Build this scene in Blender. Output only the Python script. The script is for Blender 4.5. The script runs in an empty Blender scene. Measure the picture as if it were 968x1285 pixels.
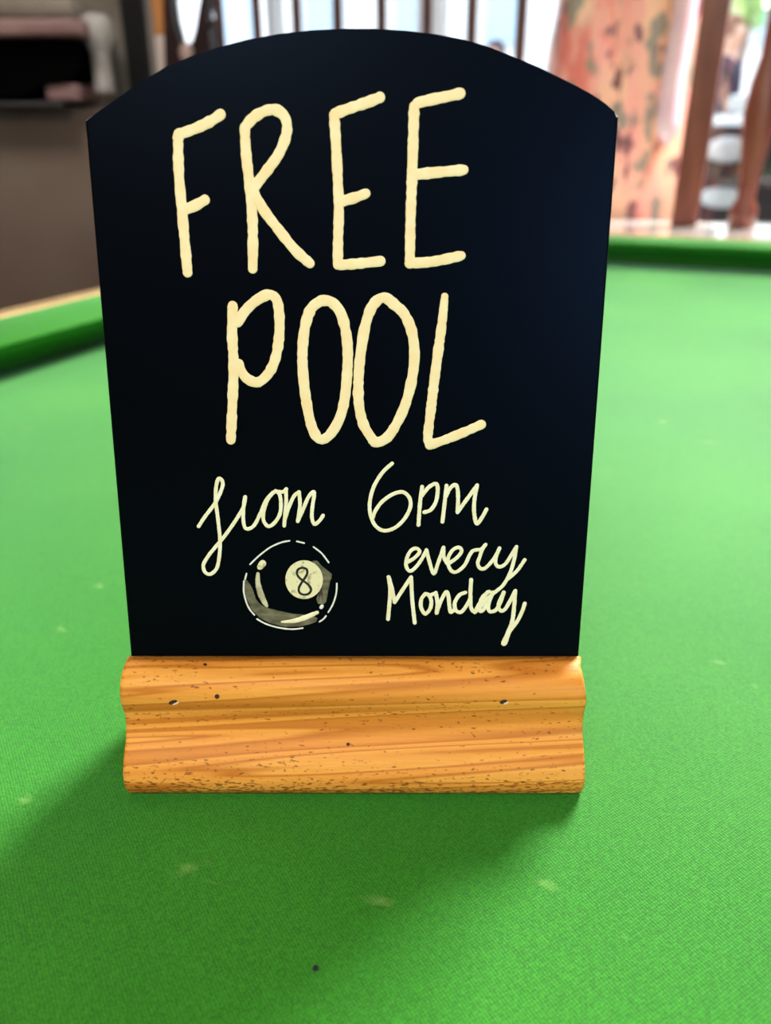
import bpy, bmesh, math, random
from mathutils import Vector, Matrix
random.seed(7)
S = bpy.context.scene
C = S.collection
PI = math.pi

# ------------------------------------------------------------------ camera
TZ = 0.85                                   # height of the cloth above the floor
CAM = Vector((0, 0, TZ + 0.2795))
PITCH = math.radians(25.3)
ROLL = math.radians(0.15)
F = 1000.0
cd = bpy.data.cameras.new('camera'); cam = bpy.data.objects.new('camera', cd); C.objects.link(cam)
cd.sensor_fit = 'VERTICAL'; cd.sensor_height = 24.0; cd.lens = 24.0 * F / 1285.0
cd.clip_start = 0.02; cd.clip_end = 200
cam.location = CAM
cam.rotation_euler = (Matrix.Rotation(PI/2 - PITCH, 3, 'X') @ Matrix.Rotation(-ROLL, 3, 'Z')).to_euler()
cd.dof.use_dof = True; cd.dof.focus_distance = 0.352; cd.dof.aperture_fstop = 3.9; cd.dof.aperture_blades = 0
S.camera = cam

# ------------------------------------------------------------------ world, lights, exposure
w = bpy.data.worlds.new('sky'); S.world = w; w.use_nodes = True
wn = w.node_tree.nodes; wl = w.node_tree.links
bg = wn['Background']; bg.inputs['Strength'].default_value = 1.0
tc = wn.new('ShaderNodeTexCoord'); sep = wn.new('ShaderNodeSeparateXYZ'); cr = wn.new('ShaderNodeValToRGB')
wl.new(tc.outputs['Generated'], sep.inputs[0]); wl.new(sep.outputs['Z'], cr.inputs[0]); wl.new(cr.outputs[0], bg.inputs['Color'])
cr.color_ramp.elements[0].position = 0.0; cr.color_ramp.elements[0].color = (3.6, 3.7, 3.8, 1)
cr.color_ramp.elements[1].position = 0.9; cr.color_ramp.elements[1].color = (2.6, 3.0, 3.6, 1)

def area_light(name, loc, target, sx, sy, power, color):
    l = bpy.data.lights.new(name, 'AREA'); l.shape = 'RECTANGLE'; l.size = sx; l.size_y = sy
    l.energy = power; l.color = color
    o = bpy.data.objects.new(name, l); C.objects.link(o); o.location = loc
    d = Vector(target) - Vector(loc); o.rotation_euler = d.to_track_quat('-Z', 'Y').to_euler()
    return o
# added area lights without fixtures: key, front fill, board sheen, left wall fill
area_light('key_light', (1.50, 2.45, 2.80), (0.2, 0.7, TZ), 1.0, 0.7, 345, (1.0, 1.0, 0.98))  # added key light under the ceiling, standing in for window daylight
area_light('front_fill', (-0.45, -1.0, 2.35), (0.0, 0.3, TZ + .15), 0.6, 0.6, 30, (1.0, 0.88, 0.74))  # added warm fill behind the camera, brightens the front of the sign
area_light('sheen_light', (1.15, -1.9, 1.65), (0.0, 0.3, TZ + .2), 0.9, 0.7, 26, (0.6, 0.78, 1.0))  # added cool light, no window there; gives the board its navy sheen
area_light('wall_fill', (-1.2, 1.4, 2.7), (-1.2, 2.8, 1.0), 0.8, 0.5, 24, (1.0, 0.94, 0.88))  # added unseen light that brightens the left wall from above

S.view_settings.view_transform = 'Standard'; S.view_settings.look = 'None'
S.view_settings.exposure = 0.0; S.view_settings.gamma = 1.0; S.view_settings.use_curve_mapping = False

# ------------------------------------------------------------------ helpers
def ray(px, py):
    d = Vector(((px - 484) / F, -(py - 642.5) / F, -1.0))
    return (cam.rotation_euler.to_matrix() @ d)
def at(px, py, Y):                           # world point seen at a pixel, at forward distance Y
    d = ray(px, py); return CAM + d * (Y / d.y)
def onz(px, py, z):
    d = ray(px, py); return CAM + d * ((z - CAM.z) / d.z)

def mat(name, col, rough=0.6, col2=None, scale=10.0, stretch=(1, 1, 1), detail=4, lo=0.35, hi=0.65,
        bump=0.0, bscale=80.0, bdist=0.001, metal=0.0, spec=0.5, coat=0.0, sheen=0.0, coord='Object'):
    m = bpy.data.materials.new(name); m.use_nodes = True
    n = m.node_tree.nodes; l = m.node_tree.links; p = n['Principled BSDF']
    p.inputs['Base Color'].default_value = (*col, 1); p.inputs['Roughness'].default_value = rough
    p.inputs['Metallic'].default_value = metal; p.inputs['Specular IOR Level'].default_value = spec
    p.inputs['Coat Weight'].default_value = coat; p.inputs['Sheen Weight'].default_value = sheen
    t = n.new('ShaderNodeTexCoord'); mp = n.new('ShaderNodeMapping'); l.new(t.outputs[coord], mp.inputs[0])
    mp.inputs['Scale'].default_value = stretch
    if col2 is not None:
        nz = n.new('ShaderNodeTexNoise'); nz.inputs['Scale'].default_value = scale; nz.inputs['Detail'].default_value = detail
        l.new(mp.outputs[0], nz.inputs['Vector'])
        r = n.new('ShaderNodeValToRGB'); l.new(nz.outputs['Fac'], r.inputs[0]); l.new(r.outputs[0], p.inputs['Base Color'])
        r.color_ramp.elements[0].position = lo; r.color_ramp.elements[0].color = (*col, 1)
        r.color_ramp.elements[1].position = hi; r.color_ramp.elements[1].color = (*col2, 1)
    if bump:
        bz = n.new('ShaderNodeTexNoise'); bz.inputs['Scale'].default_value = bscale; l.new(mp.outputs[0], bz.inputs['Vector'])
        b = n.new('ShaderNodeBump'); b.inputs['Strength'].default_value = bump; b.inputs['Distance'].default_value = bdist
        l.new(bz.outputs['Fac'], b.inputs['Height']); l.new(b.outputs[0], p.inputs['Normal'])
    return m

def obj(name, bm, m, parent=None, smooth=False, M=None):
    me = bpy.data.meshes.new(name)
    bmesh.ops.recalc_face_normals(bm, faces=bm.faces[:])
    bm.to_mesh(me); bm.free()
    for mm in (m if isinstance(m, (list, tuple)) else [m]): me.materials.append(mm)
    if smooth:
        for p in me.polygons: p.use_smooth = True
    o = bpy.data.objects.new(name, me); C.objects.link(o)
    if parent is not None: o.parent = parent
    if M is not None: o.matrix_local = M
    return o
def thing(name, label, cat, loc=(0, 0, 0), rotz=0, group=None):
    o = bpy.data.objects.new(name, None); C.objects.link(o); o.empty_display_size = .1
    o.location = loc; o.rotation_euler = (0, 0, rotz); o['label'] = label; o['category'] = cat
    if group: o['group'] = group
    return o
def tag(o, label, cat, group=None):
    o['label'] = label; o['category'] = cat
    if group: o['group'] = group
    return o
def struct(o): o['kind'] = 'structure'; return o
def bev(bm, w, seg=2, edges=None):
    bmesh.ops.bevel(bm, geom=edges or bm.edges[:], offset=w, segments=seg, profile=0.5, affect='EDGES')
def box(x0, x1, y0, y1, z0, z1, b=0, seg=2, bm=None):
    own = bmesh.new()
    bmesh.ops.create_cube(own, size=1, matrix=Matrix.Translation(((x0+x1)/2, (y0+y1)/2, (z0+z1)/2)) @ Matrix.Diagonal((x1-x0, y1-y0, z1-z0, 1)))
    if b: bev(own, b, seg)
    if bm is None: return own
    me = bpy.data.meshes.new('t'); own.to_mesh(me); own.free(); bm.from_mesh(me); bpy.data.meshes.remove(me); return bm
def lathe(prof, n=24, c=(0, 0), bm=None):
    bm = bm or bmesh.new(); rings = []
    for r, z in prof:
        rings.append([bm.verts.new((c[0] + max(r, 1e-5)*math.cos(2*PI*k/n), c[1] + max(r, 1e-5)*math.sin(2*PI*k/n), z)) for k in range(n)])
    for a, b in zip(rings, rings[1:]):
        for k in range(n): bm.faces.new((a[k], a[(k+1) % n], b[(k+1) % n], b[k]))
    bm.faces.new(rings[0][::-1]); bm.faces.new(rings[-1]); return bm
def extr(poly, axis, a, b, bm=None):          # closed 2-D outline swept along an axis
    bm = bm or bmesh.new()
    def P(u, v, t): return {'x': (t, u, v), 'y': (u, t, v), 'z': (u, v, t)}[axis]
    A = [bm.verts.new(P(u, v, a)) for u, v in poly]; B = [bm.verts.new(P(u, v, b)) for u, v in poly]
    n = len(poly)
    for k in range(n): bm.faces.new((A[k], A[(k+1) % n], B[(k+1) % n], B[k]))
    bm.faces.new(A[::-1]); bm.faces.new(B); return bm
def tube(pts, rad, n=8, bm=None):
    bm = bm or bmesh.new(); rings = []; pts = [Vector(p) for p in pts]
    for i, p in enumerate(pts):
        d = (pts[min(i+1, len(pts)-1)] - pts[max(i-1, 0)]).normalized()
        u = d.cross(Vector((0, 0, 1)) if abs(d.z) < .9 else Vector((1, 0, 0))).normalized(); v = d.cross(u)
        r = rad[i] if isinstance(rad, (list, tuple)) else rad
        rings.append([bm.verts.new(p + r*(math.cos(2*PI*k/n)*u + math.sin(2*PI*k/n)*v)) for k in range(n)])
    for a, b in zip(rings, rings[1:]):
        for k in range(n): bm.faces.new((a[k], a[(k+1) % n], b[(k+1) % n], b[k]))
    bm.faces.new(rings[0][::-1]); bm.faces.new(rings[-1]); return bm

# ------------------------------------------------------------------ materials
def cloth_material():
    m = bpy.data.materials.new('green_baize'); m.use_nodes = True
    n = m.node_tree.nodes; l = m.node_tree.links; p = n['Principled BSDF']
    p.inputs['Roughness'].default_value = .8; p.inputs['Specular IOR Level'].default_value = .35
    p.inputs['Sheen Weight'].default_value = .5; p.inputs['Sheen Roughness'].default_value = .4
    p.inputs['Sheen Tint'].default_value = (.6, 1, .75, 1)
    t = n.new('ShaderNodeTexCoord')
    def noise(sc, det=3, stretch=None, rot=0):
        z = n.new('ShaderNodeTexNoise'); z.inputs['Scale'].default_value = sc; z.inputs['Detail'].default_value = det
        if stretch:
            mp = n.new('ShaderNodeMapping'); mp.inputs['Scale'].default_value = stretch; mp.inputs['Rotation'].default_value = (0, 0, rot)
            l.new(t.outputs['Object'], mp.inputs[0]); l.new(mp.outputs[0], z.inputs['Vector'])
        else: l.new(t.outputs['Object'], z.inputs['Vector'])
        return z
    def ramp(a, c0, b, c1):
        r = n.new('ShaderNodeValToRGB'); r.color_ramp.elements[0].position = a; r.color_ramp.elements[0].color = c0
        r.color_ramp.elements[1].position = b; r.color_ramp.elements[1].color = c1; return r
    def mix(kind, fac):
        x = n.new('ShaderNodeMix'); x.data_type = 'RGBA'; x.blend_type = kind
        if fac is not None: x.inputs['Factor'].default_value = fac
        return x
    big = noise(3.5, 3); rb = ramp(.3, (.014, .200, .003, 1), .7, (.034, .262, .008, 1)); l.new(big.outputs['Fac'], rb.inputs[0])
    # fibres and weave
    fib = noise(950, 2); rf = ramp(.30, (.55, .62, .5, 1), .72, (1.5, 1.3, 1.6, 1)); l.new(fib.outputs['Fac'], rf.inputs[0])
    m1 = mix('MULTIPLY', .85); l.new(rb.outputs[0], m1.inputs[6]); l.new(rf.outputs[0], m1.inputs[7])
    waves = []
    for rot in (.62, -.95):
        mp = n.new('ShaderNodeMapping'); mp.inputs['Rotation'].default_value = (0, 0, rot); l.new(t.outputs['Object'], mp.inputs[0])
        wv = n.new('ShaderNodeTexWave'); wv.inputs['Scale'].default_value = 240; wv.inputs['Distortion'].default_value = 1.2
        wv.inputs['Detail'].default_value = 1; l.new(mp.outputs[0], wv.inputs['Vector']); waves.append(wv)
    ad = n.new('ShaderNodeMath'); ad.operation = 'MULTIPLY'; l.new(waves[0].outputs['Fac'], ad.inputs[0]); l.new(waves[1].outputs['Fac'], ad.inputs[1])
    rw = ramp(0, (.82, .85, .8, 1), .8, (1.22, 1.15, 1.25, 1)); l.new(ad.outputs[0], rw.inputs[0])
    m2 = mix('MULTIPLY', .9); l.new(m1.outputs[2], m2.inputs[6]); l.new(rw.outputs[0], m2.inputs[7])
    # chalk marks
    ck = noise(26, 5, (1.0, 1.7, 1), .7); rc = ramp(.685, (0, 0, 0, 1), .80, (.4, .4, .4, 1)); l.new(ck.outputs['Fac'], rc.inputs[0])
    m3 = mix('MIX', None); l.new(rc.outputs[0], m3.inputs['Factor']); l.new(m2.outputs[2], m3.inputs[6]); m3.inputs[7].default_value = (.42, .62, .20, 1)
    l.new(m3.outputs[2], p.inputs['Base Color'])
    b = n.new('ShaderNodeBump'); b.inputs['Strength'].default_value = .35; b.inputs['Distance'].default_value = .0006
    a2 = n.new('ShaderNodeMath'); a2.operation = 'ADD'; l.new(ad.outputs[0], a2.inputs[0]); l.new(fib.outputs['Fac'], a2.inputs[1])
    l.new(a2.outputs[0], b.inputs['Height']); l.new(b.outputs[0], p.inputs['Normal'])
    return m

def pine_material():
    m = bpy.data.materials.new('varnished_pine'); m.use_nodes = True
    n = m.node_tree.nodes; l = m.node_tree.links; p = n['Principled BSDF']
    p.inputs['Roughness'].default_value = .5; p.inputs['Specular IOR Level'].default_value = .25
    t = n.new('ShaderNodeTexCoord')
    mp0 = n.new('ShaderNodeMapping'); mp0.inputs['Rotation'].default_value = (.25, .055, .02); l.new(t.outputs['Object'], mp0.inputs[0])
    mp = n.new('ShaderNodeMapping'); mp.inputs['Scale'].default_value = (.17, 5.5, 9.5); l.new(mp0.outputs[0], mp.inputs[0])
    z1 = n.new('ShaderNodeTexNoise'); z1.inputs['Scale'].default_value = 6.5; z1.inputs['Detail'].default_value = 2; z1.inputs['Distortion'].default_value = .1
    l.new(mp.outputs[0], z1.inputs['Vector'])
    r1 = n.new('ShaderNodeValToRGB'); l.new(z1.outputs['Fac'], r1.inputs[0])
    e = r1.color_ramp.elements; e[0].position = .30; e[0].color = (.66, .20, .018, 1); e[1].position = .72; e[1].color = (.95, .44, .085, 1)
    for pos, c in ((.40, (.86, .33, .05, 1)), (.455, (.60, .19, .02, 1)), (.475, (.92, .39, .065, 1)), (.515, (.86, .33, .05, 1)), (.53, (.58, .18, .018, 1)), (.55, (.93, .41, .07, 1)), (.60, (.84, .34, .05, 1)), (.612, (.60, .19, .02, 1)), (.63, (.94, .43, .08, 1))):
        q = e.new(pos); q.color = c
    mp2 = n.new('ShaderNodeMapping'); mp2.inputs['Scale'].default_value = (3, 30, 40); l.new(t.outputs['Object'], mp2.inputs[0])
    z2 = n.new('ShaderNodeTexNoise'); z2.inputs['Scale'].default_value = 28; z2.inputs['Detail'].default_value = 4; l.new(mp2.outputs[0], z2.inputs['Vector'])
    r2 = n.new('ShaderNodeValToRGB'); l.new(z2.outputs['Fac'], r2.inputs[0]); e = r2.color_ramp.elements
    e[0].position = .3; e[0].color = (.78, .72, .6, 1); e[1].position = .6; e[1].color = (1.06, 1.05, 1.0, 1)
    mx = n.new('ShaderNodeMix'); mx.data_type = 'RGBA'; mx.blend_type = 'MULTIPLY'; mx.inputs['Factor'].default_value = .22
    l.new(r1.outputs[0], mx.inputs[6]); l.new(r2.outputs[0], mx.inputs[7])
    # dirt specks, mostly along the foot of the moulding and under the bead
    mp3 = n.new('ShaderNodeMapping'); mp3.inputs['Scale'].default_value = (.6, 1.2, 1.6); l.new(t.outputs['Object'], mp3.inputs[0])
    z3 = n.new('ShaderNodeTexNoise'); z3.inputs['Scale'].default_value = 560; z3.inputs['Detail'].default_value = 3; l.new(mp3.outputs[0], z3.inputs['Vector'])
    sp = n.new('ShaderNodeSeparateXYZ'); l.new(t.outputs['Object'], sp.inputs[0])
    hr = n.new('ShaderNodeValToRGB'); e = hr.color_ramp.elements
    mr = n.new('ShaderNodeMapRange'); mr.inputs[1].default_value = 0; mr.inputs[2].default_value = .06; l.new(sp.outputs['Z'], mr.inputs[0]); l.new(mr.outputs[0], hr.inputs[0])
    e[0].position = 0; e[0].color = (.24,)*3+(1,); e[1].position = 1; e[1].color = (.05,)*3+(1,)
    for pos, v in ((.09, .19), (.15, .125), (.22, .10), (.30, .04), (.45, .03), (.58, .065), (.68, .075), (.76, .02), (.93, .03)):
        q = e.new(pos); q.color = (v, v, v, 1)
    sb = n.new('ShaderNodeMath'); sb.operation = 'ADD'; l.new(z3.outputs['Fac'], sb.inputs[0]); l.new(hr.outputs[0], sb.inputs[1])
    # patchiness
    z4 = n.new('ShaderNodeTexNoise'); z4.inputs['Scale'].default_value = 45; z4.inputs['Detail'].default_value = 2; l.new(mp2.outputs[0], z4.inputs['Vector'])
    z4.inputs['Scale'].default_value = 5
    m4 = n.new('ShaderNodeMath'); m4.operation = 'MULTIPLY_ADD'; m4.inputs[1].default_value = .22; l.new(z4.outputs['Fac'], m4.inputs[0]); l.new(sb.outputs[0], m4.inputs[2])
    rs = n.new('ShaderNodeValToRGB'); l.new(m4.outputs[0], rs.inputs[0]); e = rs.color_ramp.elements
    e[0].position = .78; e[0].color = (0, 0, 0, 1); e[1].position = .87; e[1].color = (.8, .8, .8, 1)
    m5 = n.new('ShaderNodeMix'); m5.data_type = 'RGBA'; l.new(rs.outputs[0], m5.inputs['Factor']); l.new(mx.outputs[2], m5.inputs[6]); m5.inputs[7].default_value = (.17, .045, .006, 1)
    l.new(m5.outputs[2], p.inputs['Base Color'])
    b = n.new('ShaderNodeBump'); b.inputs['Strength'].default_value = .25; b.inputs['Distance'].default_value = .0005
    l.new(z2.outputs['Fac'], b.inputs['Height']); l.new(b.outputs[0], p.inputs['Normal'])
    return m

def blackboard_material():
    m = mat('blackboard_paint', (.0012, .0014, .0022), .36, spec=.085, bump=.02, bscale=300, bdist=.0003)
    n = m.node_tree.nodes; l = m.node_tree.links; p = n['Principled BSDF']
    t = n.new('ShaderNodeTexCoord'); v = n.new('ShaderNodeTexVoronoi'); v.inputs['Scale'].default_value = 75; l.new(t.outputs['Object'], v.inputs['Vector'])
    lt = n.new('ShaderNodeMath'); lt.operation = 'LESS_THAN'; lt.inputs[1].default_value = .032; l.new(v.outputs['Distance'], lt.inputs[0])
    z = n.new('ShaderNodeTexWhiteNoise'); l.new(v.outputs['Position'], z.inputs['Vector'])
    p.inputs['Specular Tint'].default_value = (.30, .52, 1, 1)
    g = n.new('ShaderNodeMath'); g.operation = 'GREATER_THAN'; g.inputs[1].default_value = .93; l.new(z.outputs['Value'], g.inputs[0])
    a = n.new('ShaderNodeMath'); a.operation = 'MULTIPLY'; l.new(lt.outputs[0], a.inputs[0]); l.new(g.outputs[0], a.inputs[1])
    mx = n.new('ShaderNodeMix'); mx.data_type = 'RGBA'; l.new(a.outputs[0], mx.inputs['Factor'])
    mx.inputs[6].default_value = (.0012, .0014, .0022, 1); mx.inputs[7].default_value = (.10, .12, .16, 1)
    l.new(mx.outputs[2], p.inputs['Base Color'])
    return m
def column_material():
    m = bpy.data.materials.new('mottled_column_paint'); m.use_nodes = True
    n = m.node_tree.nodes; l = m.node_tree.links; p = n['Principled BSDF']; p.inputs['Roughness'].default_value = .4
    t = n.new('ShaderNodeTexCoord')
    def layer(sc, st, lo, hi, seed):
        mp = n.new('ShaderNodeMapping'); mp.inputs['Scale'].default_value = st; mp.inputs['Location'].default_value = (seed, seed*.7, seed*1.3)
        l.new(t.outputs['Object'], mp.inputs[0]); z = n.new('ShaderNodeTexNoise'); z.inputs['Scale'].default_value = sc; z.inputs['Detail'].default_value = 3
        l.new(mp.outputs[0], z.inputs['Vector']); r = n.new('ShaderNodeValToRGB'); l.new(z.outputs['Fac'], r.inputs[0])
        r.color_ramp.elements[0].position = lo; r.color_ramp.elements[0].color = (0, 0, 0, 1)
        r.color_ramp.elements[1].position = hi; r.color_ramp.elements[1].color = (1, 1, 1, 1); return r
    cur = None
    for i, (sc, st, lo, hi, seed, c) in enumerate(((6, (1.6, 1.6, .5), .42, .6, 3, (.96, .55, .36, 1)), (7, (1.6, 1.6, .7), .56, .64, 11, (.85, .22, .18, 1)),
                                 (13, (1.3, 1.3, .8), .54, .61, 27, (.34, .28, .22, 1)), (16, (1.5, 1.5, .7), .60, .66, 31, (.22, .08, .09, 1)))):
        r = layer(sc, st, lo, hi, seed); x = n.new('ShaderNodeMix'); x.data_type = 'RGBA'; l.new(r.outputs[0], x.inputs['Factor'])
        if cur is None: x.inputs[6].default_value = (.96, .40, .34, 1)
        else: l.new(cur.outputs[2], x.inputs[6])
        x.inputs[7].default_value = c; cur = x
    l.new(cur.outputs[2], p.inputs['Base Color'])
    return m

M_cloth = cloth_material(); M_pine = pine_material(); M_board = blackboard_material(); M_col = column_material()
M_rim = mat('bare_board_edge', (.80, .62, .52), .6, (.35, .24, .18), 60, lo=.4, hi=.6)
M_paint = mat('cream_paint_marker', (.98, .72, .38), .6, (1.0, .80, .48), 140, detail=3, bump=.2, bscale=400, bdist=.0002)
M_paintS = mat('pale_paint_marker', (.90, .80, .50), .55, (.97, .90, .66), 200, detail=3)
M_white = mat('white_paint_marker', (.88, .86, .78), .55)
M_wash = mat('thin_wash_of_paint', (.085, .075, .042), .6, (.20, .18, .105), 170, detail=4, stretch=(1, 1, 2.2), lo=.38, hi=.66)
M_disc = mat('speckled_cream_paint', (.35, .29, .14), .55, (.86, .77, .47), 330, detail=3, lo=.30, hi=.44)
M_black = mat('black_marker', (.004, .004, .004), .5)
M_railwood = mat('varnished_rail_wood', (.50, .33, .16), .12, (.62, .43, .22), 12, stretch=(1, 8, 8), coat=.6)
M_darkwood = mat('dark_mahogany', (.060, .016, .012), .30, (.10, .028, .018), 9, stretch=(4, 4, .6))
M_redwood = mat('red_brown_spindle_wood', (.16, .040, .028), .35, (.24, .07, .045), 9, stretch=(4, 4, .6))
M_leather = mat('black_pocket_leather', (.012, .010, .009), .5, bump=.3, bscale=60)

# ------------------------------------------------------------------ table geometry (two directions of the table in plan)
A = math.radians(23.57)
U = Vector((math.sin(A), math.cos(A)))        # along the left cushion, away from us
V = Vector((math.cos(A), -math.sin(A)))       # along the far cushion, to the right
CORNER = Vector((0.059, 2.139))                # far left corner of the noses
LEN, WID = 3.5, 1.75
ctr = CORNER - U*LEN/2 + V*WID/2

# ================================================================== SETTING
M_floor = mat('brown_carpet', (.055, .030, .022), .95, (.085, .05, .038), 40, bump=.5, bscale=300)
struct(obj('floor', box(-4, 4.6, -3.2, 6.2, -.12, 0), M_floor))
M_plaster = mat('ochre_plaster', (.42, .36, .29), .9, (.50, .44, .36), 6, bump=.2, bscale=60)
struct(obj('ceiling', box(-4, 4.6, -3.2, 6.2, 2.95, 3.05), M_plaster))
M_stone = mat('smoke_grey_plaster', (.13, .105, .082), .9, (.235, .20, .165), 3.2, detail=4, lo=.3, hi=.7, bump=.4, bscale=25, bdist=.01)
M_dado = mat('brown_dado_paint', (.14, .088, .066), .7, (.20, .145, .11), 2.5, detail=2, lo=.3, hi=.7)
wy = 2.95
xw = at(178, 60, wy).x
struct(obj('wall_left', box(-4, xw, wy, wy + .25, 0, 2.95), M_stone))
struct(obj('wall_rear', box(-4, 4.6, -3.2, -3.0, 0, 2.95), mat('dark_panelling', (.045, .028, .02), .6, (.07, .04, .03), 5, stretch=(6, 6, .5))))
struct(obj('wall_side', box(-4, -3.8, -3.0, wy, 0, 2.95), M_dado))
struct(obj('wall_right', box(4.4, 4.6, -3.0, 6.2, 0, 2.95), M_plaster))

# partition line: parallel to the far cushion
PL0 = Vector((0.32, 2.517))
def on_line(px, py, off=0.0):                 # point on the vertical plane of the partition seen at a pixel
    d = ray(px, py); nrm = Vector((U.x, U.y, 0)); p0 = Vector((PL0.x, PL0.y, 0)) + nrm*off
    t = (p0 - CAM).dot(nrm) / d.dot(nrm); return CAM + d*t
def s_of(p): return (Vector((p.x, p.y)) - PL0).dot(V)
def frame_at(s, off, z=0.0):                  # local frame: x along V, y along U
    o = PL0 + V*s + U*off
    return Matrix.Translation((o.x, o.y, z)) @ Matrix.Rotation(-A, 4, 'Z')

# ---- window wall beyond the partition
WOFF = 1.35
M_whiteframe = mat('white_window_paint', (.62, .66, .72), .4)
M_sillwall = mat('cream_wall_below_windows', (.40, .34, .26), .8)
def glass_material():
    m = bpy.data.materials.new('window_glass'); m.use_nodes = True
    n = m.node_tree.nodes; l = m.node_tree.links; n.remove(n['Principled BSDF'])
    tr = n.new('ShaderNodeBsdfTransparent'); tr.inputs[0].default_value = (.96, .98, .97, 1)
    gl = n.new('ShaderNodeBsdfGlossy'); gl.inputs['Roughness'].default_value = .02
    mx = n.new('ShaderNodeMixShader'); mx.inputs[0].default_value = .06
    l.new(tr.outputs[0], mx.inputs[1]); l.new(gl.outputs[0], mx.inputs[2]); l.new(mx.outputs[0], n['Material Output'].inputs['Surface'])
    return m
M_glass = glass_material()
FW = frame_at(0, WOFF)
wl0, wl1 = -1.52, 3.35
sillz = .62; headz = 2.6
bm = box(wl0, wl1, -.08, .08, 0, sillz); box(wl0, wl1, -.08, .08, headz, 2.95, bm=bm)
struct(obj('wall_back', bm, M_sillwall, M=FW))
wins = [(wl0, -.72), (-.70, .10), (.12, .92), (.94, 1.74), (1.76, 2.55), (2.57, wl1)]
for i, (a, b) in enumerate(wins):
    bm = bmesh.new()
    for bx in ((a, a+.05, sillz, headz), (b-.05, b, sillz, headz), (a+.05, b-.05, sillz, sillz+.05), (a+.05, b-.05, headz-.05, headz), (a+.05, b-.05, 2.02, 2.05)):
        box(bx[0], bx[1], -.04, .04, bx[2], bx[3], bm=bm)
    wf = obj('window_%d' % (i+1), bm, M_whiteframe, M=FW); struct(wf)
    g = obj('pane', box(a+.05, b-.05, -.003, .003, sillz+.05, 2.02), M_glass, wf)
    g = obj('pane', box(a+.05, b-.05, -.003, .003, 2.05, headz-.05), M_glass, wf)
struct(obj('trim_1', box(wl0, wl1, -.22, -.081, sillz-.04, sillz, .01), M_whiteframe, M=FW))

# ---- street outside
GZ = .35
M_pave = mat('pale_paving', (.55, .54, .52), .9, (.66, .65, .62), 3)
g = obj('ground', box(-30, 40, 4.9, 45, GZ-.3, GZ-.02), M_pave); struct(g)

# ================================================================== POOL TABLE
Mt = Matrix.Translation((ctr.x, ctr.y, 0)) @ Matrix.Rotation(-A, 4, 'Z')   # local x = V, local y = U
table = thing('pool_table', 'large pool table covered in bright green cloth, filling the foreground under the sign', 'pool table')
table.matrix_world = Mt
hx, hy = WID/2, LEN/2
obj('bed_cloth', box(-hx-.07, hx+.07, -hy-.07, hy+.07, TZ-.04, TZ), M_cloth, table)
# cushion profile: q = distance outward from the nose, z above cloth
cush = [(.064, 0.0), (.058, .020), (.006, .045), (0, .050), (.0, .053), (.004, .056), (.02, .0575), (.05, .059), (.098, .060), (.103, .0585), (.103, 0.0)]
capp = [(.1035, -.02), (.1035, .059), (.106, .061), (.136, .061), (.143, .058), (.148, .050), (.148, -.02)]
PK = .075
def rail(cx, cy, ang, half, p0=PK, p1=PK):
    # built with the nose along local x, outward = +y
    R = Matrix.Translation((cx, cy, TZ)) @ Matrix.Rotation(ang, 4, 'Z')
    bm = extr(cush, 'x', -half + p0, half - p1)
    for v in bm.verts:                        # mitred jaws at the pockets
        v.co.x -= math.copysign(min(v.co.y, .08)*(-.45), v.co.x) * (-1)
    o = obj('cushion', bm, M_cloth, table, M=R)
    for f in o.data.polygons: f.use_smooth = True
    b = extr(capp, 'x', -half + p0 + .03, half - p1 - .03)
    obj('rail_cap', b, M_railwood, table, M=R)
rail(0, hy, 0, hx); rail(0, -hy, PI, hx)
for sgn in (-1, 1):
    rail(-hx, sgn*hy/2, PI/2, hy/2); rail(hx, sgn*hy/2, -PI/2, hy/2)
for px, py, a in [(-hx, hy, 135), (hx, hy, 45), (-hx, -hy, -135), (hx, -hy, -45), (-hx-.03, 0, 180), (hx+.03, 0, 0)]:
    R = Matrix.Translation((px, py, TZ)) @ Matrix.Rotation(math.radians(a), 4, 'Z')
    pts = [(.035 + .065*math.cos(t), .075*math.sin(t), .035) for t in [math.radians(q) for q in range(-100, 101, 20)]]
    p = obj('pocket', tube(pts, .014, 8), M_leather, table, smooth=True, M=R)
    obj('pocket_hole', lathe([(.055, .0012), (.056, .002), (.055, .0028)], 24, (.03, 0)), M_black, p)
M_apron = mat('brown_table_body', (.10, .04, .02), .35, (.16, .07, .035), 6, stretch=(1, 1, 5))
bm = bmesh.new()
for q in ((-hx-.14, hx+.14, hy+.05, hy+.14), (-hx-.14, hx+.14, -hy-.14, -hy-.05), (-hx-.14, -hx-.05, -hy-.05, hy+.05), (hx+.05, hx+.14, -hy-.05, hy+.05)):
    box(*q, TZ-.24, TZ-.042, .006, 1, bm)
obj('apron', bm, M_apron, table)
legp = [(.06, 0), (.075, .02), (.06, .06), (.05, .1), (.085, .22), (.095, .34), (.08, .44), (.055, .50), (.09, .54), (.09, TZ-.24)]
for sx in (-1, 1):
    for k in (-1, 0, 1):
        obj('leg', lathe(legp, 20), M_apron, table, smooth=True, M=Matrix.Translation((sx*(hx-.04), k*(hy-.12), 0)))

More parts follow.
